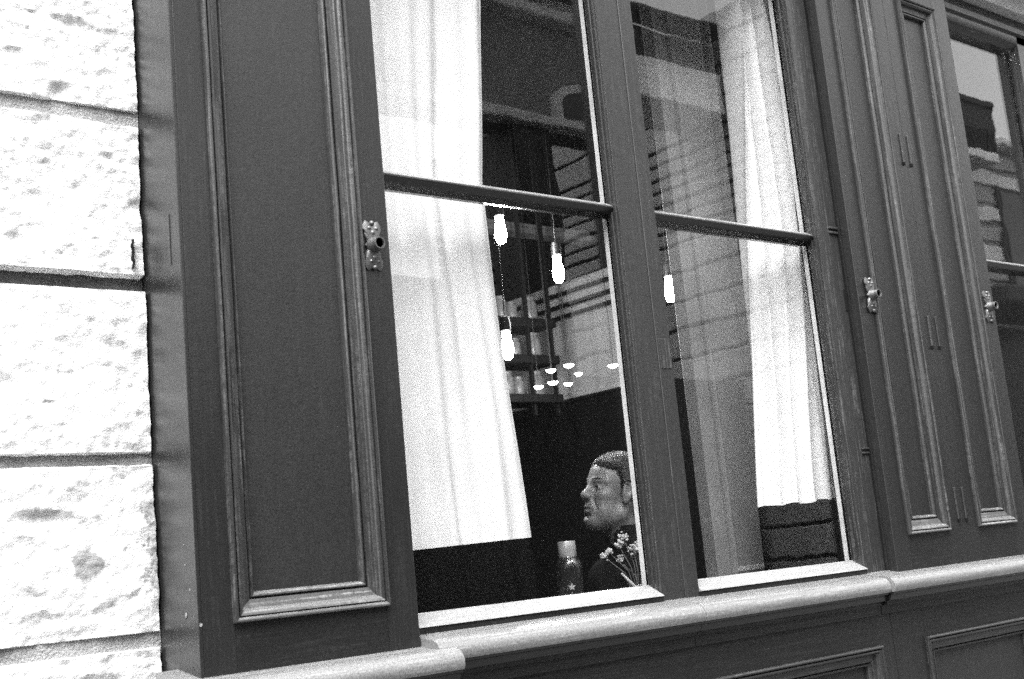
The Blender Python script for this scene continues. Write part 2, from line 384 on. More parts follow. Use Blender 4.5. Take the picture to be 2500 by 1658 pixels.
# ------------------------------------------------------------ shop windows
FY, GY = .040, .085
def jamb_left_face_profile(xf, xg):
    """stile whose left side steps back to the glass: closed polygon (x,y) without the front"""
    return [(xf, FY), (xf-.0015, FY+.005), (xf-.001, FY+.0075), (xf-.0035, FY+.0085), (xf-.0045, FY+.014), (xf-.003, FY+.020), (xf-.003, FY+.022), (xf-.0055, FY+.0235), (xf-.006, FY+.034), (xf-.003, FY+.0405), (xg, GY-.001)]
def window(name, label, xl, xm0, xm1, xr, zb, zm, zt, xbox, bead='white_wood'):
    """xl..xm0 pane, mullion xm0..xm1 (front face), xm1..xr pane, stile xr..xbox"""
    W = thing(name, label, 'window', ((xl+xr)/2, GY, zb))
    # left stile (behind the shutter box), mullion in two stiles, right stile
    MB().extrude([(xl-.07, FY), (xl, FY), (xl+.004, FY+.01), (xl+.012, GY-.003), (xl+.012, .14), (xl-.07, .14)], zb-.055, zt+.06, 'z').build('stile', 'paint', W, smooth=True)
    L = jamb_left_face_profile(xm0, xm0+.003)
    mid = xm0+(xm1-xm0)*.62
    MB().extrude(L+[(xm0+.003, GY), (mid-.0005, GY), (mid-.0005, FY)], zb-.055, zt+.06, 'z').build('stile', 'frame', W, smooth=True)
    MB().extrude([(mid+.0005, GY), (xm1+.004, GY), (xm1, GY-.02), (xm1, FY-.003), (mid+.0015, FY-.003), (mid+.0005, FY-.001)], zb-.055, zt+.06, 'z').build('stile', 'frame', W, .0008)
    L = jamb_left_face_profile(xr, xr+.003)
    MB().extrude(L+[(xr+.003, GY+.0003), (xr+.04, GY+.0003), (xr+.04, .14), (xbox-.002, .14), (xbox-.002, FY+.001)], zb-.055, zt+.06, 'z').build('stile', 'paint_worn', W, smooth=True)
    bx('gap_strip', 'black', W, xbox-.0050, xbox+.0006, FY-.0008, .13, zb-.05, zt)
    for a, b in ((xl, xm0), (xm1, xr)):
        # white inner reveal seen through the glass, glass itself, rails and muntin
        bx('inner_bead', bead, W, b+.004, b+.035, GY+.0095, GY+.025, zb-.02, zt+.05, .001)
        bx('seal', 'black', W, b+.0042, b+.034, GY+.0008, GY+.0092, zb-.01, zt)
        for z0, z1 in ((zb, zm-.0185), (zm-.0165, zt)):
            bx('pane', 'glass', W, a+.001, b+.0038, GY, GY+.004, z0-.012, z1+.012)
        e = b+.022 if b == xm0 else b+.012
        # bottom rail: upper bevel painted pale for sky light, front, drip
        ra, rb = a-.02 if a == xl else a+.0005, b-.0045
        MB().extrude([(GY-.001, zb), (GY-.006, zb+.001), (.030, zb-.0245), (.0275, zb-.0275), (.031, zb-.0285), (GY-.001, zb-.0285)], ra, rb, 'x').build('skylit_bevel', 'bevel', W, smooth=True)
        MB().extrude([(GY-.001, zb-.029), (.031, zb-.029), (.0305, zb-.043), (GY-.001, zb-.046)], ra, rb, 'x').build('bottom_rail', 'paint_h', W, smooth=True)
        MB().extrude([(GY-.0008, zm-.0095), (FY+.017, zm-.0100), (FY+.0145, zm-.0125), (FY+.016, zm-.016), (FY+.022, zm-.0225), (FY+.026, zm-.0275), (FY+.034, zm-.030), (GY-.0008, zm-.037)],
                     a-.015 if a == xl else a+.0003, b-.003, 'x').build('muntin', 'paint_h', W, smooth=True)
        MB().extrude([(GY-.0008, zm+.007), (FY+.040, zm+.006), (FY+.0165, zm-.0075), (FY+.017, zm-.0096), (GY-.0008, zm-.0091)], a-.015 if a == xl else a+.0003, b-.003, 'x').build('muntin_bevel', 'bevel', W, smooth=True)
        bx('inner_muntin', 'paint_h', W, a+.014, b-.014, GY+.0045, GY+.03, zm-.032, zm-.003, .003)
    # head rail
    MB().extrude([(GY, zt), (FY+.02, zt+.004), (FY+.006, zt+.02), (FY, zt+.03), (FY, zt+.06), (FY-.012, zt+.066), (FY-.014, zt+.085), (FY, zt+.09), (FY, zt+.13), (.14, zt+.13), (.14, zt)],
                 xl-.07, xbox-.003, 'x').build('head_rail', 'paint_worn_h', W, smooth=True)
    return W
window('shop_window', 'four-pane shop window with white curtains and a man sitting inside', 1.545, 2.284, 2.417, 3.135, 1.405, 2.400, 3.275, 3.2375)
window('shop_window', 'shop window at the right edge reflecting the building opposite', 4.055, 4.60, 4.72, 5.22, 1.405, 2.400, 3.275, 5.32, 'frame')
boxf = thing('shutter_box', 'dark painted shutter box beyond the right-hand shop window', 'shutter box', (5.5, .08, 1.35))
bx('side_board', 'paint', boxf, 5.321, 5.342, .0305, .14, 1.35, TOP); leaf(boxf, 5.32, 5.80, 1.351, TOP, 5.39, 5.73, 1.45, 3.2)
# lock mortise and hinge stubs on the right stile of the main window
W1 = bpy.data.objects['shop_window']
bx('lock_slot', 'black', W1, 3.222, 3.2372, FY-.0012, FY+.01, 2.155, 2.225, .002)
for z in (2.425, 2.41): bx('hinge', 'paint_worn', W1, 3.190, 3.232, FY-.006, FY+.003, z-.012, z-.004, .002)
for z in (1.735, 1.722): bx('hinge', 'paint_worn', W1, 3.200, 3.234, FY-.005, FY+.003, z-.008, z-.002, .0015)
bx('patch', 'paint_worn', W1, 2.373, 2.412, FY-.0048, FY-.0028, 1.955, 2.035, .001)

# ------------------------------------------------------------ stall riser with the sill
sr = thing('stall_riser', 'dark panelled stall riser with worn sill under the windows, its top painted pale as sky light', 'shopfront base', (2.4, 0, 0))
def sill(x0, x1, dz=0.0, dy=0.0, grooves=1, yb=.1):
    p = [(yb, 1.25+dy*.05), (yb, 1.374+dz)]
    p += [(.046, 1.366+dz)]
    for g in range(grooves):
        y = (-.006-.020*g) if grooves > 1 else -.004
        zt_ = 1.366+dz+(y-.046)*.155
        p += [(y+.0018, zt_), (y+.001, zt_-.006), (y-.001, zt_-.006), (y-.0022, zt_-.0002)]
    p += [(-.040+dy, 1.353+dz), (-.052+dy, 1.3485+dz), (-.0605+dy, 1.341+dz), (-.0655+dy, 1.331+dz), (-.066+dy, 1.320+dz), (-.062+dy, 1.310+dz), (-.055+dy, 1.304+dz), (-.047+dy, 1.302+dz),
          (-.046+dy, 1.295+dz), (-.040+dy, 1.2865+dz), (-.030+dy, 1.2835+dz), (-.0295+dy, 1.276), (-.020+dy*.1, 1.2735), (-.019+dy*.1, 1.25)]
    k = [i for i, q in enumerate(p) if abs(q[1]-(1.310+dz)) < 1e-6][0]
    top = p[1:k+1]+[(-.040+dy, 1.312+dz), (yb, 1.318+dz)]
    low = [(yb, 1.25), (yb, 1.3165+dz), (-.040+dy, 1.3105+dz)]+[(-.058+dy, 1.3088+dz)]+p[k+1:]
    MB().extrude(top, x0, x1, 'x').build('sill_board', 'sill', sr, smooth=True)  # upper part takes the lit, paler paint; the moulding below stays dark
    MB().extrude(low, x0, x1, 'x').build('bed_moulding', 'paint_h', sr, smooth=True)
sill(1.5215, 2.3195); sill(2.3215, 3.0985)
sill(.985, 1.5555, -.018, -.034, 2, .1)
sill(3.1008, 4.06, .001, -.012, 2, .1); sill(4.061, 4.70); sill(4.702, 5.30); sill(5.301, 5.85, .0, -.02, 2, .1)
def riser(x0, x1, px0, px1):
    zt = 1.166; zb = .22
    bx('stile', 'paint', sr, x0, px0+.004, -.012, .02, .0, 1.272, .0015); bx('stile', 'paint', sr, px1-.004, x1, -.012, .02, .0, 1.272, .0015)
    bx('rail', 'paint_h', sr, px0+.0045, px1-.0045, -.0114, .02, zt-.004, 1.272); bx('rail', 'paint_h', sr, px0+.0045, px1-.0045, -.0114, .02, .0, zb+.004)
    moulded_frame(sr, px0, px1, zb, zt, -.012); bx('panel', 'panel', sr, px0+.045, px1-.045, .0095, .02, zb+.045, zt-.045)
riser(1.03, 1.555, 1.11, 1.47); riser(1.557, 3.148, 1.66, 3.085); riser(3.1505, 4.06, 3.305, 3.94); riser(4.0625, 5.85, 4.2, 5.7)

# ------------------------------------------------------------ head of the shopfront
fa = thing('shop_fascia', 'pale fascia board and moulding running above the shop windows', 'fascia', (3, 0, 3.44))
bx('fascia_board', 'fascia', fa, 1.03, 5.85, -.035, .14, 3.455, 4.0, .003)
MB().extrude([(-.036, 3.47), (-.060, 3.465), (-.066, 3.452), (-.060, 3.440), (-.03, 3.436), (-.012, 3.425), (-.006, 3.405), (.1, 3.405), (.1, 3.47)], 1.03, 5.85, 'x').build('bed_moulding', 'fascia', fa, smooth=True)
up = thing('upper_wall', 'plain stone wall of the building above the shopfront', 'wall', (1, .2, 4))
bx('wall_face', 'opp_stone', up, -6, 12, .17, .4, 4.003, 9.0); bx('wall_face', 'opp_stone', up, 5.853, 12, .17, .4, 0.0, 4.0); bx('wall_face', 'opp_stone', up, -6, -3.405, .17, .4, 0.0, 4.0); bx('wall_face', 'opp_stone', up, -3.4, 1.028, .19, .4, 3.705, 4.0)

# ------------------------------------------------------------ the room behind the glass
FL = .55
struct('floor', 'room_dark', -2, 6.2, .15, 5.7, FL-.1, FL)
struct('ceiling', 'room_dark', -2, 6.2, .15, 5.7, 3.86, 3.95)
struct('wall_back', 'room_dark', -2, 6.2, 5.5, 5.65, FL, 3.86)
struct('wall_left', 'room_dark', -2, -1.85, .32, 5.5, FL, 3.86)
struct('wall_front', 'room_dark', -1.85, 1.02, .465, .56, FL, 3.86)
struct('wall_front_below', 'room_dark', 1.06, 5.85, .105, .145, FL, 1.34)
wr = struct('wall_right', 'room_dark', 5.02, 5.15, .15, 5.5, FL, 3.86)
bx('upper_panel', 'room_pale', wr, 5.005, 5.018, 2.68, 5.49, 2.44, 3.115)
led = bx('ledge', 'room_pale', wr, 4.93, 5.017, 2.68, 5.48, 2.40, 2.432, .004)
rails = thing('wall_rail', 'three dark parallel rails on brackets along the pale side wall', 'rail', (5, 3, 2.9))
for z in (3.03, 2.957, 2.892): bx('rail', 'dark_metal', rails, 4.935, 4.955, 2.7, 4.4, z-.012, z+.012, .003)
for y in (2.75, 3.5, 4.2): bx('bracket', 'dark_metal', rails, 4.956, 5.004, y, y+.02, 2.86, 3.05)
beam = thing('ceiling_beam', 'thin pale moulded beam crossing the dark room above the bulbs', 'beam', (3.5, 3, 3.3))
MB().extrude([(2.95, 3.30), (2.95, 3.33), (2.965, 3.335), (2.965, 3.36), (3.05, 3.37), (3.05, 3.30)], -1.8, 5.0, 'x').build('beam_face', 'screen', beam, smooth=True)
for x in (-1.0, 1.5, 4.5): bx('hanger', 'dark_metal', beam, x, x+.02, 2.99, 3.01, 3.37, 3.86)
for (x0, x1, z0, z1, nm) in ((5.55-.75, 5.85-.75, 3.25, 3.62, 'pale patch on the back wall, left of the other patch'), (5.20, 5.0+.75, 3.40, 3.66, 'small pale patch high on the back wall corner')):
    pass
pb = thing('pale_patch', 'added pale slab standing in for lighter patches behind the bulbs', 'board', (4.2, 4.9, 3.3))  # pale slab added in place of lighter patches deep in the room
bx('face', 'room_pale', pb, 4.62, 4.86, 4.0, 4.02, 3.34, 3.66); bx('frame', 'dark_metal', pb, 4.60, 4.88, 4.0205, 4.04, 3.32, 3.855)  # face and frame are both part of the added pale slab

# bulbs
def bulb(x, y, z, label):
    b = thing('light_bulb', label, 'light bulb', (x, y, z), 'bare bulbs hanging in the room')
    MB().lathe([(.0001, -.044), (.009, -.042), (.0165, -.034), (.021, -.018), (.0215, .0), (.019, .016), (.0155, .032), (.0145, .046), (.014, .060)], (x, y, z), 20).build('glass', 'bulb', b, smooth='all')
    MB().lathe([(.0155, .060), (.019, .064), (.020, .09), (.017, .112), (.006, .12), (.0001, .121)], (x, y, z), 16).build('socket', 'dark_metal', b, smooth=True)
    MB().tube([(x, y, z+.118), (x+.004, y, z+.4), (x, y, 3.862)], .0022, 6).build('cord', 'dark_metal', b)
bulb(2.843, 1.2, 2.678, 'lit bare bulb nearest the left curtain, highest in the window')
bulb(3.107, 1.2, 2.551, 'lit bare bulb in the middle of the left lower pane')
bulb(3.709, 1.2, 2.512, 'lit bare bulb just right of the window mullion')
bulb(2.824, 1.2, 2.247, 'lit bare bulb half hidden by the left curtain, lowest of all')
# glowing dishes: bright crescents modelled as small bowls on wires
DL = [(3.909, 2.366, 'leftmost in the upper row'), (4.025, 2.393, 'second in the upper row'), (4.324, 2.400, 'nearest the window mullion'), (4.084, 2.354, 'between the two rows'), (3.914, 2.307, 'left in the lower row'), (4.010, 2.303, 'right in the lower row'), (3.822, 2.286, 'beside the jar shelf')]
for x, z, wh in DL:
    kx = .72+.3*((x*37) % 1)
    d = thing('glowing_dish', 'small glowing dish, '+wh, 'lamp', (x, 2.2, z), 'small glowing dishes before the pale wall')
    MB().lathe([(.0001, -.010), (.012*kx, -.008), (.021*kx, -.003), (.026*kx, .003), (.023*kx, .003), (.0001, .0015)], (x, 2.2, z), 18).build('dish', 'dish', d, smooth='all')
    MB().tube([(x, 2.2, z+.002), (x, 2.2, 3.862)], .0016, 5).build('wire', 'dark_metal', d)
# jar shelf
sh = thing('jar_shelf', 'dark hanging shelf rack with three boards left of the side wall', 'shelf', (4.1, 2.6, 2.2))
for z in (2.665, 2.475, 2.275): bx('board', 'dark_metal', sh, 3.80, 4.245, 2.5, 2.72, z-.012, z+.030, .003)
for x in (3.81, 4.07, 4.225): bx('post', 'dark_metal', sh, x, x+.016, 2.53, 2.55, 2.20, 3.858)
lev = {2.70: 'top', 2.51: 'middle', 2.31: 'bottom'}
for z, lv in lev.items():
    for x, r, h, wh in ((3.965, .036, .125, 'left'), (4.035, .030, .10, 'middle'), (4.155, .042, .13, 'right')):
        j = thing('jar', 'pale jar at the %s of the %s shelf board' % (wh, lv), 'jar', (x, 2.6, z-.004), 'jars on the hanging shelf')
        MB().lathe([(r*.9, 0), (r, .006), (r, h*.72), (r*.7, h*.85), (r*.7, h*.92)], (x, 2.6, z-.005), 18).build('body', 'jar', j, smooth=True)
        MB().lathe([(r*.74, h*.921), (r*.74, h), (r*.6, h*1.03), (.0001, h*1.03)], (x, 2.6, z-.005), 16).build('lid', 'jar', j, smooth=True)

# panelled screen
scn = thing('panel_screen', 'pale grey panelled screen standing behind the right-hand panes', 'screen', (3.0, .38, FL))
bx('body', 'screen', scn, 2.848, 3.125, .35, .40, FL, 3.60, .003)
moulded_frame(scn, 2.905, 3.112, 1.392, 3.50, .349, [(0, .002), (0, -.010), (.004, -.016), (.012, -.018), (.020, -.012), (.024, -.004), (.027, .002)], 'screen', 'screen')

# curtains
def curtain(name, label, xl, xr, ztop, zbot, yfun, nu, nv, rod, band=None, bandx=None):
    c = thing(name, label, 'curtain', ((xl(2.4)+xr(2.4))/2, .2, zbot(.5)))
    def sheet(nm, mat, za, zb_, nv):
        v = []; f = []
        for j in range(nv+1):
            for i in range(nu+1):
                u = i/nu; t = j/nv; z = za(u)+(zb_(u)-za(u))*t
                x = xl(z)+(xr(z)-xl(z))*u; v.append((x+.004*math.sin(z*7+u*9), yfun(u, z), z))
        for j in range(nv):
            for i in range(nu):
                q = j*(nu+1)+i; f.append((q, q+1, q+nu+2, q+nu+1))
        o = MB().add(v, f).build(nm, mat, c, smooth='all')
        md = o.modifiers.new('thick', 'SOLIDIFY'); md.thickness = .0014; md.use_rim = False
    sheet('cloth', 'curtain', lambda u: ztop, zbot, nv)
    if band: sheet('lower_band', 'curtain_dark', lambda u: zbot(u)-.0015, lambda u: band, 14)
    MB().tube([(rod[0], .2, ztop+.012), (rod[1], .2, ztop+.012)], .010, 10).build('rod', 'dark_metal', c, smooth=True)
def lerp_tab(tab):
    zs = [a for a, b in tab]; xs = [b for a, b in tab]
    return lambda z: float(np.interp(z, zs, xs))
curtain('curtain', 'broad white curtain hanging in the left-hand panes', lambda z: 1.50, lerp_tab([(1.30, 2.038), (1.551, 2.020), (1.974, 1.996), (2.466, 1.970), (2.976, 2.030), (3.3, 2.066)]), 3.42,
        lambda u: 1.540+.011*u, lambda u, z: .2+.013*math.sin(u*21+.7*math.sin(z*1.7)+.5*math.sin(u*5))*(.55+.45*u)+.007*math.sin(u*43+z*.9)+.0025*math.sin(u*71+z*3)*max(0, 1.9-z), 110, 60, (1.42, 2.2), 1.30)
def yright(u, z):
    f = lambda t: 1.6*abs(math.sin(t/2+.4))-1.0
    g = min(1, max(0, (z-1.5)/1.7))
    a = .024+.034*g
    return .2+a*f(u*29+1.0*math.sin(z*1.3))+.35*a*math.sin(u*53+z*1.1)+.012*math.sin(u*7)
curtain('curtain', 'gathered white curtain with deep folds in the right-hand panes', lerp_tab([(1.30, 2.895), (1.581, 2.904), (2.383, 2.985), (3.208, 3.042), (3.4, 3.05)]), lerp_tab([(1.3, 3.275), (2.6, 3.275), (2.9, 3.262), (3.1, 3.236), (3.25, 3.212), (3.4, 3.19)]), 3.42,
        lambda u: 1.583+.012*u+.004*math.sin(u*20), yright, 130, 60, (2.9, 3.30), 1.30)

# ------------------------------------------------------------ table, bottle, flowers, chair
TZ = 1.30
tb = thing('cafe_table', 'dark cafe table just inside the window holding bottle and flowers', 'table', (2.35, .58, FL))
bx('table_top', 'table', tb, 1.95, 2.75, .28, .95, TZ-.03, TZ, .005)
for x in (2.0, 2.67):
    for y in (.32, .88): bx('leg', 'dark_metal', tb, x, x+.035, y, y+.035, FL, TZ-.03, .003)
bt = thing('bottle', 'clear glass bottle with tall metal cap standing by the window', 'bottle', (2.303, .40, TZ))
bc = (2.303, .40, TZ)
MB().lathe([(0.0228, .0), (0.0334, .002), (0.0361, .008), (0.0365, .165), (0.0353, .178), (0.0304, .186), (0.0255, .189), (0.0247, .196), (0.0228, .197), (0.0232, .187), (0.0289, .182), (0.0334, .174), (0.0344, .16), (0.0342, .014), (0.0001, .010)], bc, 40).build('glass', 'bottle', bt, smooth='all')
MB().lathe([(0.0239, .192), (0.0247, .194), (0.0247, .234), (0.0239, .2365), (0.0001, .2368)], bc, 36).build('cap', 'cap', bt, smooth=True)
# star printed on the side facing the street
sv = []; ang0 = math.atan2(-2.6, -2.303)
for k in range(10):
    rr = .011 if k % 2 == 0 else .0045; a = math.pi/2+k*math.pi/5
    th = ang0+.10+rr*math.cos(a)/.0370; sv.append((bc[0]+.0372*math.cos(th), bc[1]+.0372*math.sin(th), TZ+.114+rr*math.sin(a)))
th = ang0+.10; sv.append((bc[0]+.0372*math.cos(th), bc[1]+.0372*math.sin(th), TZ+.114))
MB().add(sv, [(10, k, (k+1) % 10) for k in range(10)]).build('star_print', 'print', bt)

fl = thing('flower_vase', 'pale dried flowers on thin stems in a vase before the man', 'flowers', (2.55, .40, TZ))
MB().lathe([(.03, 0), (.036, .004), (.030, .05), (.024, .085), (.028, .10), (.026, .10), (.021, .084), (.027, .05), (.030, .01), (.0001, .008)], (2.56, .40, TZ), 24).build('vase', 'bottle', fl, smooth='all')
heads = [(2.521, .40, 1.536, .022), (2.495, .395, 1.515, .018), (2.440, .40, 1.488, .020), (2.470, .41, 1.497, .013), (2.545, .39, 1.500, .024), (2.575, .40, 1.492, .024), (2.600, .41, 1.505, .022), (2.520, .42, 1.470, .018), (2.595, .40, 1.465, .020)]
ico = bmesh.new(); bmesh.ops.create_icosphere(ico, subdivisions=1, radius=1.0)
iv = [v.co.copy() for v in ico.verts]; ifc = [[v.index for v in f.verts] for f in ico.faces]; ico.free()
for x, y, z, r in heads:
    r *= .8; mb = MB()
    for k in range(24):
        d = Vector((random.gauss(0, 1), random.gauss(0, 1), random.gauss(0, 1)*.7)).normalized()*r*random.uniform(.35, 1.0)
        q = random.uniform(.0028, .0055); mb.add([(x+d.x+p.x*q, y+d.y+p.y*q, z+d.z+p.z*q) for p in iv], ifc)
    mb.build('blossom', 'flower', fl, smooth='all')
    MB().tube([(2.56+random.uniform(-.01, .01), .40, TZ+.02), ((2.56+x)/2+.012, .4, (TZ+.08+z)/2), (x, y, z-r*.3)], [.0022, .002, .0013], 6).build('stem', 'stem', fl, smooth='all')
MB().tube([(2.60, .36, TZ+.02), (2.53, .365, 1.378), (2.470, .37, 1.435)], [.006, .006, .003], 8).build('stem', 'flower', fl, smooth='all')

ch = thing('chair', 'dark wooden chair under the seated man', 'chair', (2.98, .78, FL))
bx('seat', 'table', ch, 2.74, 3.20, .56, 1.00, FL+.42, FL+.45, .008)
for x in (2.76, 3.16):
    for y in (.58, .95): bx('leg', 'table', ch, x, x+.032, y, y+.032, FL, FL+.42, .004)
bx('backrest', 'table', ch, 3.165, 3.195, .56, 1.00, FL+.55, FL+.80, .01)
for y in (.58, .95): bx('back_post', 'table', ch, 3.165, 3.195, y, y+.03, FL+.451, FL+.55, .004)

# ------------------------------------------------------------ the man: signed-distance sculpt -> one surface
def surface_nets(fn, lo, hi, h):
    lo = np.array(lo); n = np.ceil((np.array(hi)-lo)/h).astype(int)+1
    ax = [lo[i]+h*np.arange(n[i]) for i in range(3)]
    V = fn(*np.meshgrid(*ax, indexing='ij')); s = V < 0
    cs = [(i, j, k) for i in (0, 1) for j in (0, 1) for k in (0, 1)]
    sub = lambda A, c: A[c[0]:A.shape[0]-1+c[0], c[1]:A.shape[1]-1+c[1], c[2]:A.shape[2]-1+c[2]]
    cnt = sum(sub(s, c).astype(int) for c in cs); act = (cnt > 0) & (cnt < 8)
    I = np.argwhere(act); idx = -np.ones(act.shape, int); idx[act] = np.arange(len(I))
    acc = np.zeros((len(I), 3)); num = np.zeros(len(I))
    vals = {c: sub(V, c)[act] for c in cs}
    for a in cs:
        for d in range(3):
            if a[d] == 0:
                b = list(a); b[d] = 1; b = tuple(b); va, vb = vals[a], vals[b]; m = (va < 0) != (vb < 0)
                t = np.where(m, va/np.where(m, va-vb, 1), 0); p = np.tile(np.array(a, float), (len(I), 1)); p[:, d] = t
                acc[m] += p[m]; num[m] += 1
    P = lo+h*(I+acc/num[:, None]); F = []
    for d in range(3):
        u, w_ = (d+1) % 3, (d+2) % 3
        A = np.moveaxis(s, (d, u, w_), (0, 1, 2)); X = np.moveaxis(idx, (d, u, w_), (0, 1, 2))
        m = A[:-1, 1:-1, 1:-1] != A[1:, 1:-1, 1:-1]; E = np.argwhere(m)
        q = np.stack([X[E[:, 0], E[:, 1], E[:, 2]], X[E[:, 0], E[:, 1]+1, E[:, 2]], X[E[:, 0], E[:, 1]+1, E[:, 2]+1], X[E[:, 0], E[:, 1], E[:, 2]+1]], 1)
        F.append(q)
    F = np.concatenate(F); F = F[(F >= 0).all(1)]
    return P, F
def ell(x, y, z, c, r):
    k = np.sqrt(((x-c[0])/r[0])**2+((y-c[1])/r[1])**2+((z-c[2])/r[2])**2); return (k-1)*min(r)*(1 if max(r) < 2*min(r) else 1)
def cap(x, y, z, a, b, ra, rb):
    a = np.array(a, float); b = np.array(b, float); d = b-a; t = np.clip(((x-a[0])*d[0]+(y-a[1])*d[1]+(z-a[2])*d[2])/(d@d), 0, 1)
    return np.sqrt((x-a[0]-t*d[0])**2+(y-a[1]-t*d[1])**2+(z-a[2]-t*d[2])**2)-(ra+(rb-ra)*t)
def su(a, b, k): h = np.clip(.5+.5*(b-a)/k, 0, 1); return b+(a-b)*h-k*h*(1-h)
def ss(a, b, k): return -su(-a, b, k)          # a minus b
def head_sdf(x, y, z):
    """x forward, y to the man's left, z up; origin at ear height in mid-head"""
    ay = np.abs(y)
    d = ell(x, y, z, (-.018, 0, .045), (.100, .076, .088))
    d = su(d, ell(x, y, z, (.030, 0, .035), (.062, .066, .068)), .02)         # forehead
    d = su(d, ell(x, y, z, (.034, 0, -.030), (.058, .058, .082)), .025)       # mid face
    d = su(d, cap(x, ay, z, (-.012, .054, -.040), (.002, .050, -.072), .016, .016), .03)
    d = su(d, cap(x, ay, z, (.002, .050, -.072), (.066, .014, -.106), .016, .015), .025)  # jaw
    d = su(d, ell(x, y, z, (.078, 0, -.104), (.020, .023, .018)), .018)       # chin
    d = su(d, ell(x, y, z, (.030, 0, -.098), (.050, .040, .022)), .025)       # soft under-chin
    d = su(d, ell(x, ay, z, (.060, .040, -.022), (.024, .020, .018)), .02)    # cheek bone
    d = su(d, ell(x, ay, z, (.052, .040, -.066), (.026, .020, .028)), .02)    # cheek flesh
    d = su(d, ell(x, y, z, (.078, 0, -.058), (.024, .030, .028)), .016)       # muzzle
    d = ss(d, ell(x, ay, z, (.100, .031, .005), (.0255, .0195, .0150)), .012)   # eye sockets
    d = su(d, cap(x, ay, z, (.087, .012, .026), (.066, .050, .024), .0085, .008), .012)  # brow ridge
    d = su(d, cap(x, y, z, (.087, 0, .016), (.107, 0, -.018), .0095, .0120), .012)       # nose bridge
    d = su(d, ell(x, y, z, (.1085, 0, -.027), (.0145, .0145, .0125)), .010)      # nose tip
    d = su(d, ell(x, ay, z, (.099, .0125, -.029), (.011, .0075, .0085)), .005)           # wings
    d = ss(d, ell(x, ay, z, (.104, .0065, -.0375), (.006, .0035, .004)), .002)           # nostrils
    d = su(d, ell(x, ay, z, (.0735, .0315, .005), (.0135, .0145, .0125)), .002)          # eyeball with lids
    d = su(d, cap(x, ay, z, (.083, .020, .012), (.074, .044, .010), .0042, .004), .005)  # upper lid
    d = su(d, cap(x, ay, z, (.081, .021, -.006), (.073, .043, -.004), .0036, .0034), .005)  # lower lid
    d = ss(d, cap(x, ay, z, (.096, .020, -.030), (.080, .036, -.066), .003, .003), .009)  # nasolabial fold
    d = ss(d, cap(x, ay, z, (.082, .024, -.014), (.070, .036, -.020), .002, .002), .007)  # bag under the eye
    d = su(d, cap(x, ay, z, (.1005, 0, -.0585), (.086, .024, -.064), .0055, .003), .005)  # upper lip
    d = su(d, cap(x, ay, z, (.0975, 0, -.0745), (.084, .022, -.070), .0065, .003), .005)  # lower lip
    d = ss(d, cap(x, ay, z, (.106, 0, -.0655), (.084, .027, -.0675), .0026, .0018), .003)  # mouth line
    d = ss(d, ell(x, y, z, (.100, 0, -.088), (.010, .016, .006)), .008)       # crease above the chin
    x0_ = x; x = x-.014
    e = ell(x, ay, z, (-.012, .080, -.002), (.019, .010, .034))               # ears
    e = su(e, cap(x, ay, z, (-.024, .086, .018), (-.004, .084, .026), .0055, .005), .005)
    e = su(e, cap(x, ay, z, (-.024, .086, .018), (-.018, .084, -.020), .0055, .005), .005)
    e = su(e, ell(x, ay, z, (-.008, .080, -.030), (.008, .006, .010)), .005)
    e = ss(e, ell(x, ay, z, (-.009, .093, .004), (.011, .009, .018)), .004)
    x = x0_
    d = su(d, e, .005)
    d = su(d, cap(x, y, z, (-.022, 0, -.055), (-.045, 0, -.20), .054, .060), .022)       # neck
    return d
HN = (-.045, 0, -.20)
def body_sdf(x, y, z, o=0.0):
    """same axes and origin as the head; the man sits, hands on the table edge"""
    ay = np.abs(y)
    d = ell(x, y, z, (-.06, 0, -.38), (.115+o, .165+o, .20+o))
    d = su(d, ell(x, y, z, (-.05, 0, -.60), (.13+o, .165+o, .17+o)), .08)
    d = su(d, cap(x, ay, z, (-.055, .03, -.235), (-.06, .165, -.275), .055+o, .062+o), .06)
    d = su(d, cap(x, ay, z, (-.06, .185, -.285), (.02, .225, -.545), .052+o, .042+o), .03)
    d = su(d, cap(x, ay, z, (.02, .225, -.545), (.26, .12, -.465), .042+o, .030+o), .02)
    d = su(d, cap(x, ay, z, (-.03, .09, -.705), (.38, .10, -.69), .080+o, .058+o), .05)
    d = su(d, cap(x, ay, z, (.38, .10, -.69), (.36, .10, -1.06), .056+o, .040+o), .03)
    d = su(d, cap(x, ay, z, (.35, .10, -1.10), (.50, .115, -1.115), .040+o, .030+o), .02)
    return d
def hand_sdf(x, y, z):
    ay = np.abs(y)
    d = ell(x, ay, z, (.305, .105, -.462), (.045, .038, .016))
    for k, (oy, L) in enumerate(((.078, .060), (.095, .072), (.113, .068), (.130, .052))):
        b = (.338, oy, -.458); m = (.338+L*.55, oy, -.450); t = (.338+L, oy, -.470)
        d = su(d, cap(x, ay, z, b, m, .0095, .009), .006); d = su(d, cap(x, ay, z, m, t, .009, .0075), .004)
    d = su(d, cap(x, ay, z, (.285, .078, -.462), (.315, .052, -.465), .012, .010), .010); d = su(d, cap(x, ay, z, (.315, .052, -.465), (.345, .050, -.470), .010, .008), .004)
    return d
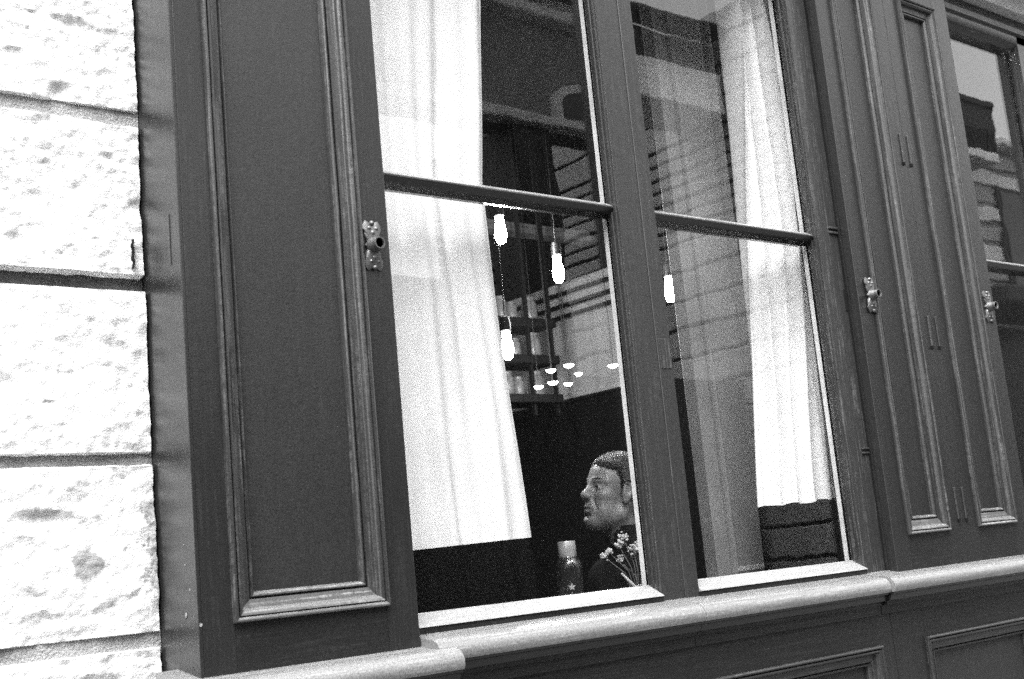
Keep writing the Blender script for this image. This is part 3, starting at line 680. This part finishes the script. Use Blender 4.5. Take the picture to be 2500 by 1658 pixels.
# placing: face turned towards the left of the picture and a little to the street, head tipped back slightly
fdir = Vector((-.980, .200, 0)).normalized(); ldir = Vector((0, 0, 1)).cross(fdir)
Rm = Matrix((fdir, ldir, Vector((0, 0, 1)))).transposed().to_4x4()
HEAD = Vector((2.838, .745, 1.680))
man = thing('person', 'man with short hair and dark jacket facing left behind the glass', 'person', (2.95, .72, FL))
tilt = Matrix.Rotation(math.radians(-13), 4, 'Y')
def place(P, head=True):
    m = Matrix.Translation(HEAD) @ Rm
    out = []
    for p in P:
        v = Vector(p)
        if head:
            k = min(1, max(0, (v.z+.20)/.12)); k = k*k*(3-2*k)
            v = v.lerp(tilt @ v, k)
        out.append(tuple(m @ v))
    return out
Ph, Fh = surface_nets(head_sdf, (-.13, -.105, -.235), (.135, .105, .145), .0026)
Pb, Fb = surface_nets(lambda x, y, z: su(su(body_sdf(x, y, z), hand_sdf(x, y, z), .01), cap(x, y, z, (-.042, 0, -.17), (-.05, 0, -.27), .056, .07), .03), (-.24, -.34, -1.18), (.56, .34, -.15), .011)
mb = MB(); mb.add(place(Ph), [tuple(int(i) for i in q) for q in Fh])
nh = len(Ph); mb.add(place(Pb, False), [tuple(int(i) for i in q) for q in Fb])
bo = mb.build('body', ['skin', 'eye', 'iris'], man, smooth='all')
# eyes coloured on the sculpted eyeballs
e0 = np.array([.0735, .0315, .005])
for p in bo.data.polygons:
    if p.vertices[0] < nh:
        q = Ph[list(p.vertices)].mean(0); a = np.array([q[0], abs(q[1]), q[2]])-e0
        if q[0] > .078 and np.sqrt((a[0]/.0139)**2+(a[1]/.0148)**2+(a[2]/.0128)**2) < 1.035 and abs(a[2]) < .006 and abs(a[1]) < .012:
            p.material_index = 2 if math.hypot(a[1]+.001, a[2]) < .0062 else 1
def hair_sdf(x, y, z):
    ay = np.abs(y)
    nz = .0007*np.sin(x*160+y*420)*np.sin(z*120+y*170)
    # hairline: high and receding on the forehead, in front of the ear, down to the nape
    line = np.interp(x, [-.13, -.045, -.03, .004, .022, .030, .045, .075, .10], [-.085, -.075, -.03, -.015, .010, .040, .056, .068, .072])+.35*np.clip(.02-ay, 0, 1)*(x > .03)+.005*np.sin(y*420+x*150)*np.sin(x*330+z*90)+.004*np.sin(y*900+1.0)*np.sin(x*760+.5)
    fade = np.clip((z-line)/.028, 0, 1)
    h0 = head_sdf(x, y, z)
    d = h0-(-.0016+.0060*fade**.8+.003*np.clip((z-.09)/.05, 0, 1))+nz*.7*fade
    d = np.maximum(d, -(h0+.004)); d = np.maximum(d, (line-z)*.8)
    return np.maximum(d, -(cap(x, ay, z, (-.002, .088, .012), (.004, .086, -.03), .024, .018)))
Pr, Fr = surface_nets(hair_sdf, (-.15, -.10, -.09), (.10, .10, .16), .0028)
hb = MB(); hb.add(place(Pr), [tuple(int(i) for i in q) for q in Fr])
# strands combed back over the cap give it grain and a soft outline
cc = np.array([-.02, 0, .03]); sel = Pr[rng.integers(len(Pr), size=2600)]; fr_ = Pr[(Pr[:, 0] > .01) & (head_sdf(Pr[:, 0], Pr[:, 1], Pr[:, 2]) < .0035) & (head_sdf(Pr[:, 0], Pr[:, 1], Pr[:, 2]) > -.002)]; sel = np.concatenate([sel, fr_[rng.integers(len(fr_), size=900)]])
for q in sel:
    d = (q-cc)/np.linalg.norm(q-cc)
    flow = np.array([-1.0, .35*np.sign(q[1])*(q[2] < .09), -.25 if q[0] < -.02 or q[2] < .06 else .15])+rng.normal(0, .22, 3)
    flow -= d*(flow@d); flow /= np.linalg.norm(flow)+1e-9
    L = rng.uniform(.010, .022); e = np.cross(d, flow)*.0005
    if q[0] > .02: q = q-flow*.005
    a = q-d*.0015; m_ = q+flow*L*.5+d*.0022; b = q+flow*L+d*rng.uniform(-.001, .0025)-d*L*L*6
    p = place([a-e, a+e, m_+e, m_-e, b, m_+d*.0006])
    hb.add(p, [(0, 1, 2, 3), (3, 2, 4), (0, 3, 5), (1, 5, 2), (5, 3, 4), (2, 5, 4)])
hb.build('hair', 'hair', man, smooth='all')
for sgn in (1, -1):
    eb = MB()
    eb.tube(place([(.0945, sgn*.012, .028), (.0905, sgn*.026, .0335), (.081, sgn*.041, .0325), (.070, sgn*.052, .026)]), [.0035, .0045, .004, .002], 8).build('eyebrow', 'hair', man, smooth='all')
def jacket_sdf(x, y, z):
    d = body_sdf(x, y, z, .014)
    d = np.maximum(d, (-.98-z)); d = np.maximum(d, x-.262+0*z)
    d = su(d, cap(x, y, z, (-.036, 0, -.098), (-.055, 0, -.25), .082, .098), .02)
    d = ss(d, cap(x, y, z, (-.020, 0, -.04), (-.040, 0, -.19), .072, .058), .004)
    d = ss(d, cap(x, y, z, (.05, 0, -.10), (.06, 0, -.22), .030, .018), .01)
    return d
Pj, Fj = surface_nets(jacket_sdf, (-.26, -.34, -1.0), (.30, .34, -.10), .010)
jo = MB(); jo.add(place(Pj, False), [tuple(int(i) for i in q) for q in Fj]); jo.build('jacket', 'jacket', man, smooth='all')
def trouser_sdf(x, y, z): return np.maximum(body_sdf(x, y, z, .010), z+.64)
Pt, Ft = surface_nets(trouser_sdf, (-.24, -.30, -1.10), (.56, .30, -.60), .013)
tr_ = MB(); tr_.add(place(Pt, False), [tuple(int(i) for i in q) for q in Ft]); tr_.build('trousers', 'jacket', man, smooth='all')

# ------------------------------------------------------------ other side of the street (seen mirrored in the panes)
OY = -8.0
oa = thing('opposite_building', 'pale stone building with cornice bands mirrored in the upper panes', 'building', (4, OY, 0))
bx('upper_wall', 'opp_front', oa, -14, 11.0, OY-.7, OY, 6.56, 7.75); bx('upper_wall', 'opp_dark', oa, 11.0, 12.7, OY-.7, OY, 7.65, 8.1)
bx('string_course', 'opp_wall', oa, -14, 11.0, OY-.1, OY+.12, 6.44, 6.555, .02)
bx('cornice', 'opp_wall', oa, -14, 11.0, OY-.2, OY+.22, 7.755, 7.90, .03); bx('parapet', 'opp_wall', oa, -14, 11.0, OY-.3, OY-.05, 7.90, 8.16)
bx('band', 'opp_stone', oa, 11.003, 12.70, OY-.75, OY+.12, 7.08, 7.645, .02); bx('gutter', 'opp_dark', oa, -14, 12.72, OY-.1, OY+.30, 8.165, 8.25, .03)
bx('roof', 'roof', oa, -14, 12.7, OY-.7, OY-.35, 8.101, 8.16)
bx('lower_wall', 'opp_dark', oa, -14, 12.7, OY-6.4, OY-6.2, 0, 6.3)
bx('shop_front', 'opp_dark', oa, -14, 12.5, OY-6.19, OY-.02, 0, 3.5); 
for x in (-12, -8.5, -5, -1.5, 2.0, 5.5, 9.0): bx('pillar', 'opp_dark', oa, x, x+.6, OY-.6, OY, 3.505, 6.435, .03)
for i, x in enumerate((-11.2, -8.4, -5.6, -2.8, 0, 2.8, 5.6, 9.68)):
    a = 1.15; wv = [(x+.08, 6.60), (x+a-.08, 6.60)]+[(x+a/2+(a/2-.08)*math.cos(t), 6.80+.16*math.sin(t)) for t in np.linspace(0, math.pi, 9)]
    ov = [(x-.04, 6.575), (x+a+.04, 6.575)]+[(x+a/2+(a/2+.04)*math.cos(t), 6.82+.25*math.sin(t)) for t in np.linspace(0, math.pi, 9)]
    n = len(ov); wf = MB().add([(p, OY+.003, q) for p, q in ov]+[(p, OY+.07, q) for p, q in ov], [(k, (k+1) % n, n+(k+1) % n, n+k) for k in range(n)]+[tuple(range(n, 2*n))]).build('window', 'opp_wall', oa)
    MB().add([(p, OY+.06, q) for p, q in wv]+[(p, OY+.085, q) for p, q in wv], [(k, (k+1) % n, n+(k+1) % n, n+k) for k in range(n)]+[tuple(range(n, 2*n))]).build('pane', 'opp_glass', wf)
ow = thing('wing_wall', 'rusticated stone wing wall mirrored behind the right-hand panes', 'wall', (13.1, OY, 0))
z = .02
rows = 0
while z < 8.5:
    h = .20 if 5.6 < z < 7.0 else .40
    bx('stone_course', 'far_stone', ow, 12.72+(.0 if rows % 2 else .012), 13.6, OY-6.6, OY-3.42, z, z+h-.045, .015)
    bx('stone_course', 'wing_stone', ow, 12.72+(.0 if rows % 2 else .012), 13.6, OY-3.4, OY+1.6, z, z+h-.045, .015); z += h; rows += 1
bx('core', 'opp_dark', ow, 12.80, 13.58, OY-6.55, OY+1.55, 0, 8.4)
oc = thing('opposite_house', 'house with iron balcony mirrored in the right-hand window', 'building', (20, OY, 0))
bx('wall', 'opp_wall', oc, 13.62, 34, OY-6, OY, 4.5, 7.6); bx('shop_front', 'opp_dark', oc, 13.62, 34, OY-6, OY-.1, 0, 4.49); bx('eave', 'opp_stone', oc, 13.62, 34, OY-6, OY+.25, 7.605, 7.75, .03)
for k in range(9):
    z0 = 4.62+k*.33; bx('stone_course', 'opp_stone' if k % 2 else 'opp_wall', oc, 13.62, 34, OY+.002, OY+.03+.02*(k % 3), z0, z0+.24, .02)
for x in (15.2, 17.3, 19.45, 21.4, 24.2, 27.2):
    wf = bx('window', 'opp_dark', oc, x, x+1.0, OY+.09, OY+.12, 5.0, 6.9); bx('pane', 'opp_glass', wf, x+.08, x+.92, OY+.121, OY+.13, 5.08, 6.82)
bx('awning', 'opp_dark', oc, 17.0, 20.8, OY+.13, OY+1.3, 4.5, 4.8, .05)
bal = bx('balcony', 'opp_stone', oc, 16.5, 18.1, OY+.13, OY+1.0, 6.86, 7.0, .02)
for k in range(24): bx('baluster', 'dark_metal', bal, 16.52+k*.067, 16.545+k*.067, OY+.95, OY+.975, 7.0, 7.75)
bx('hand_rail', 'dark_metal', bal, 16.5, 18.12, OY+.93, OY+.99, 7.75, 7.83); bx('balcony_panel', 'dark_metal', bal, 16.51, 18.11, OY+.94, OY+.949, 7.04, 7.38)
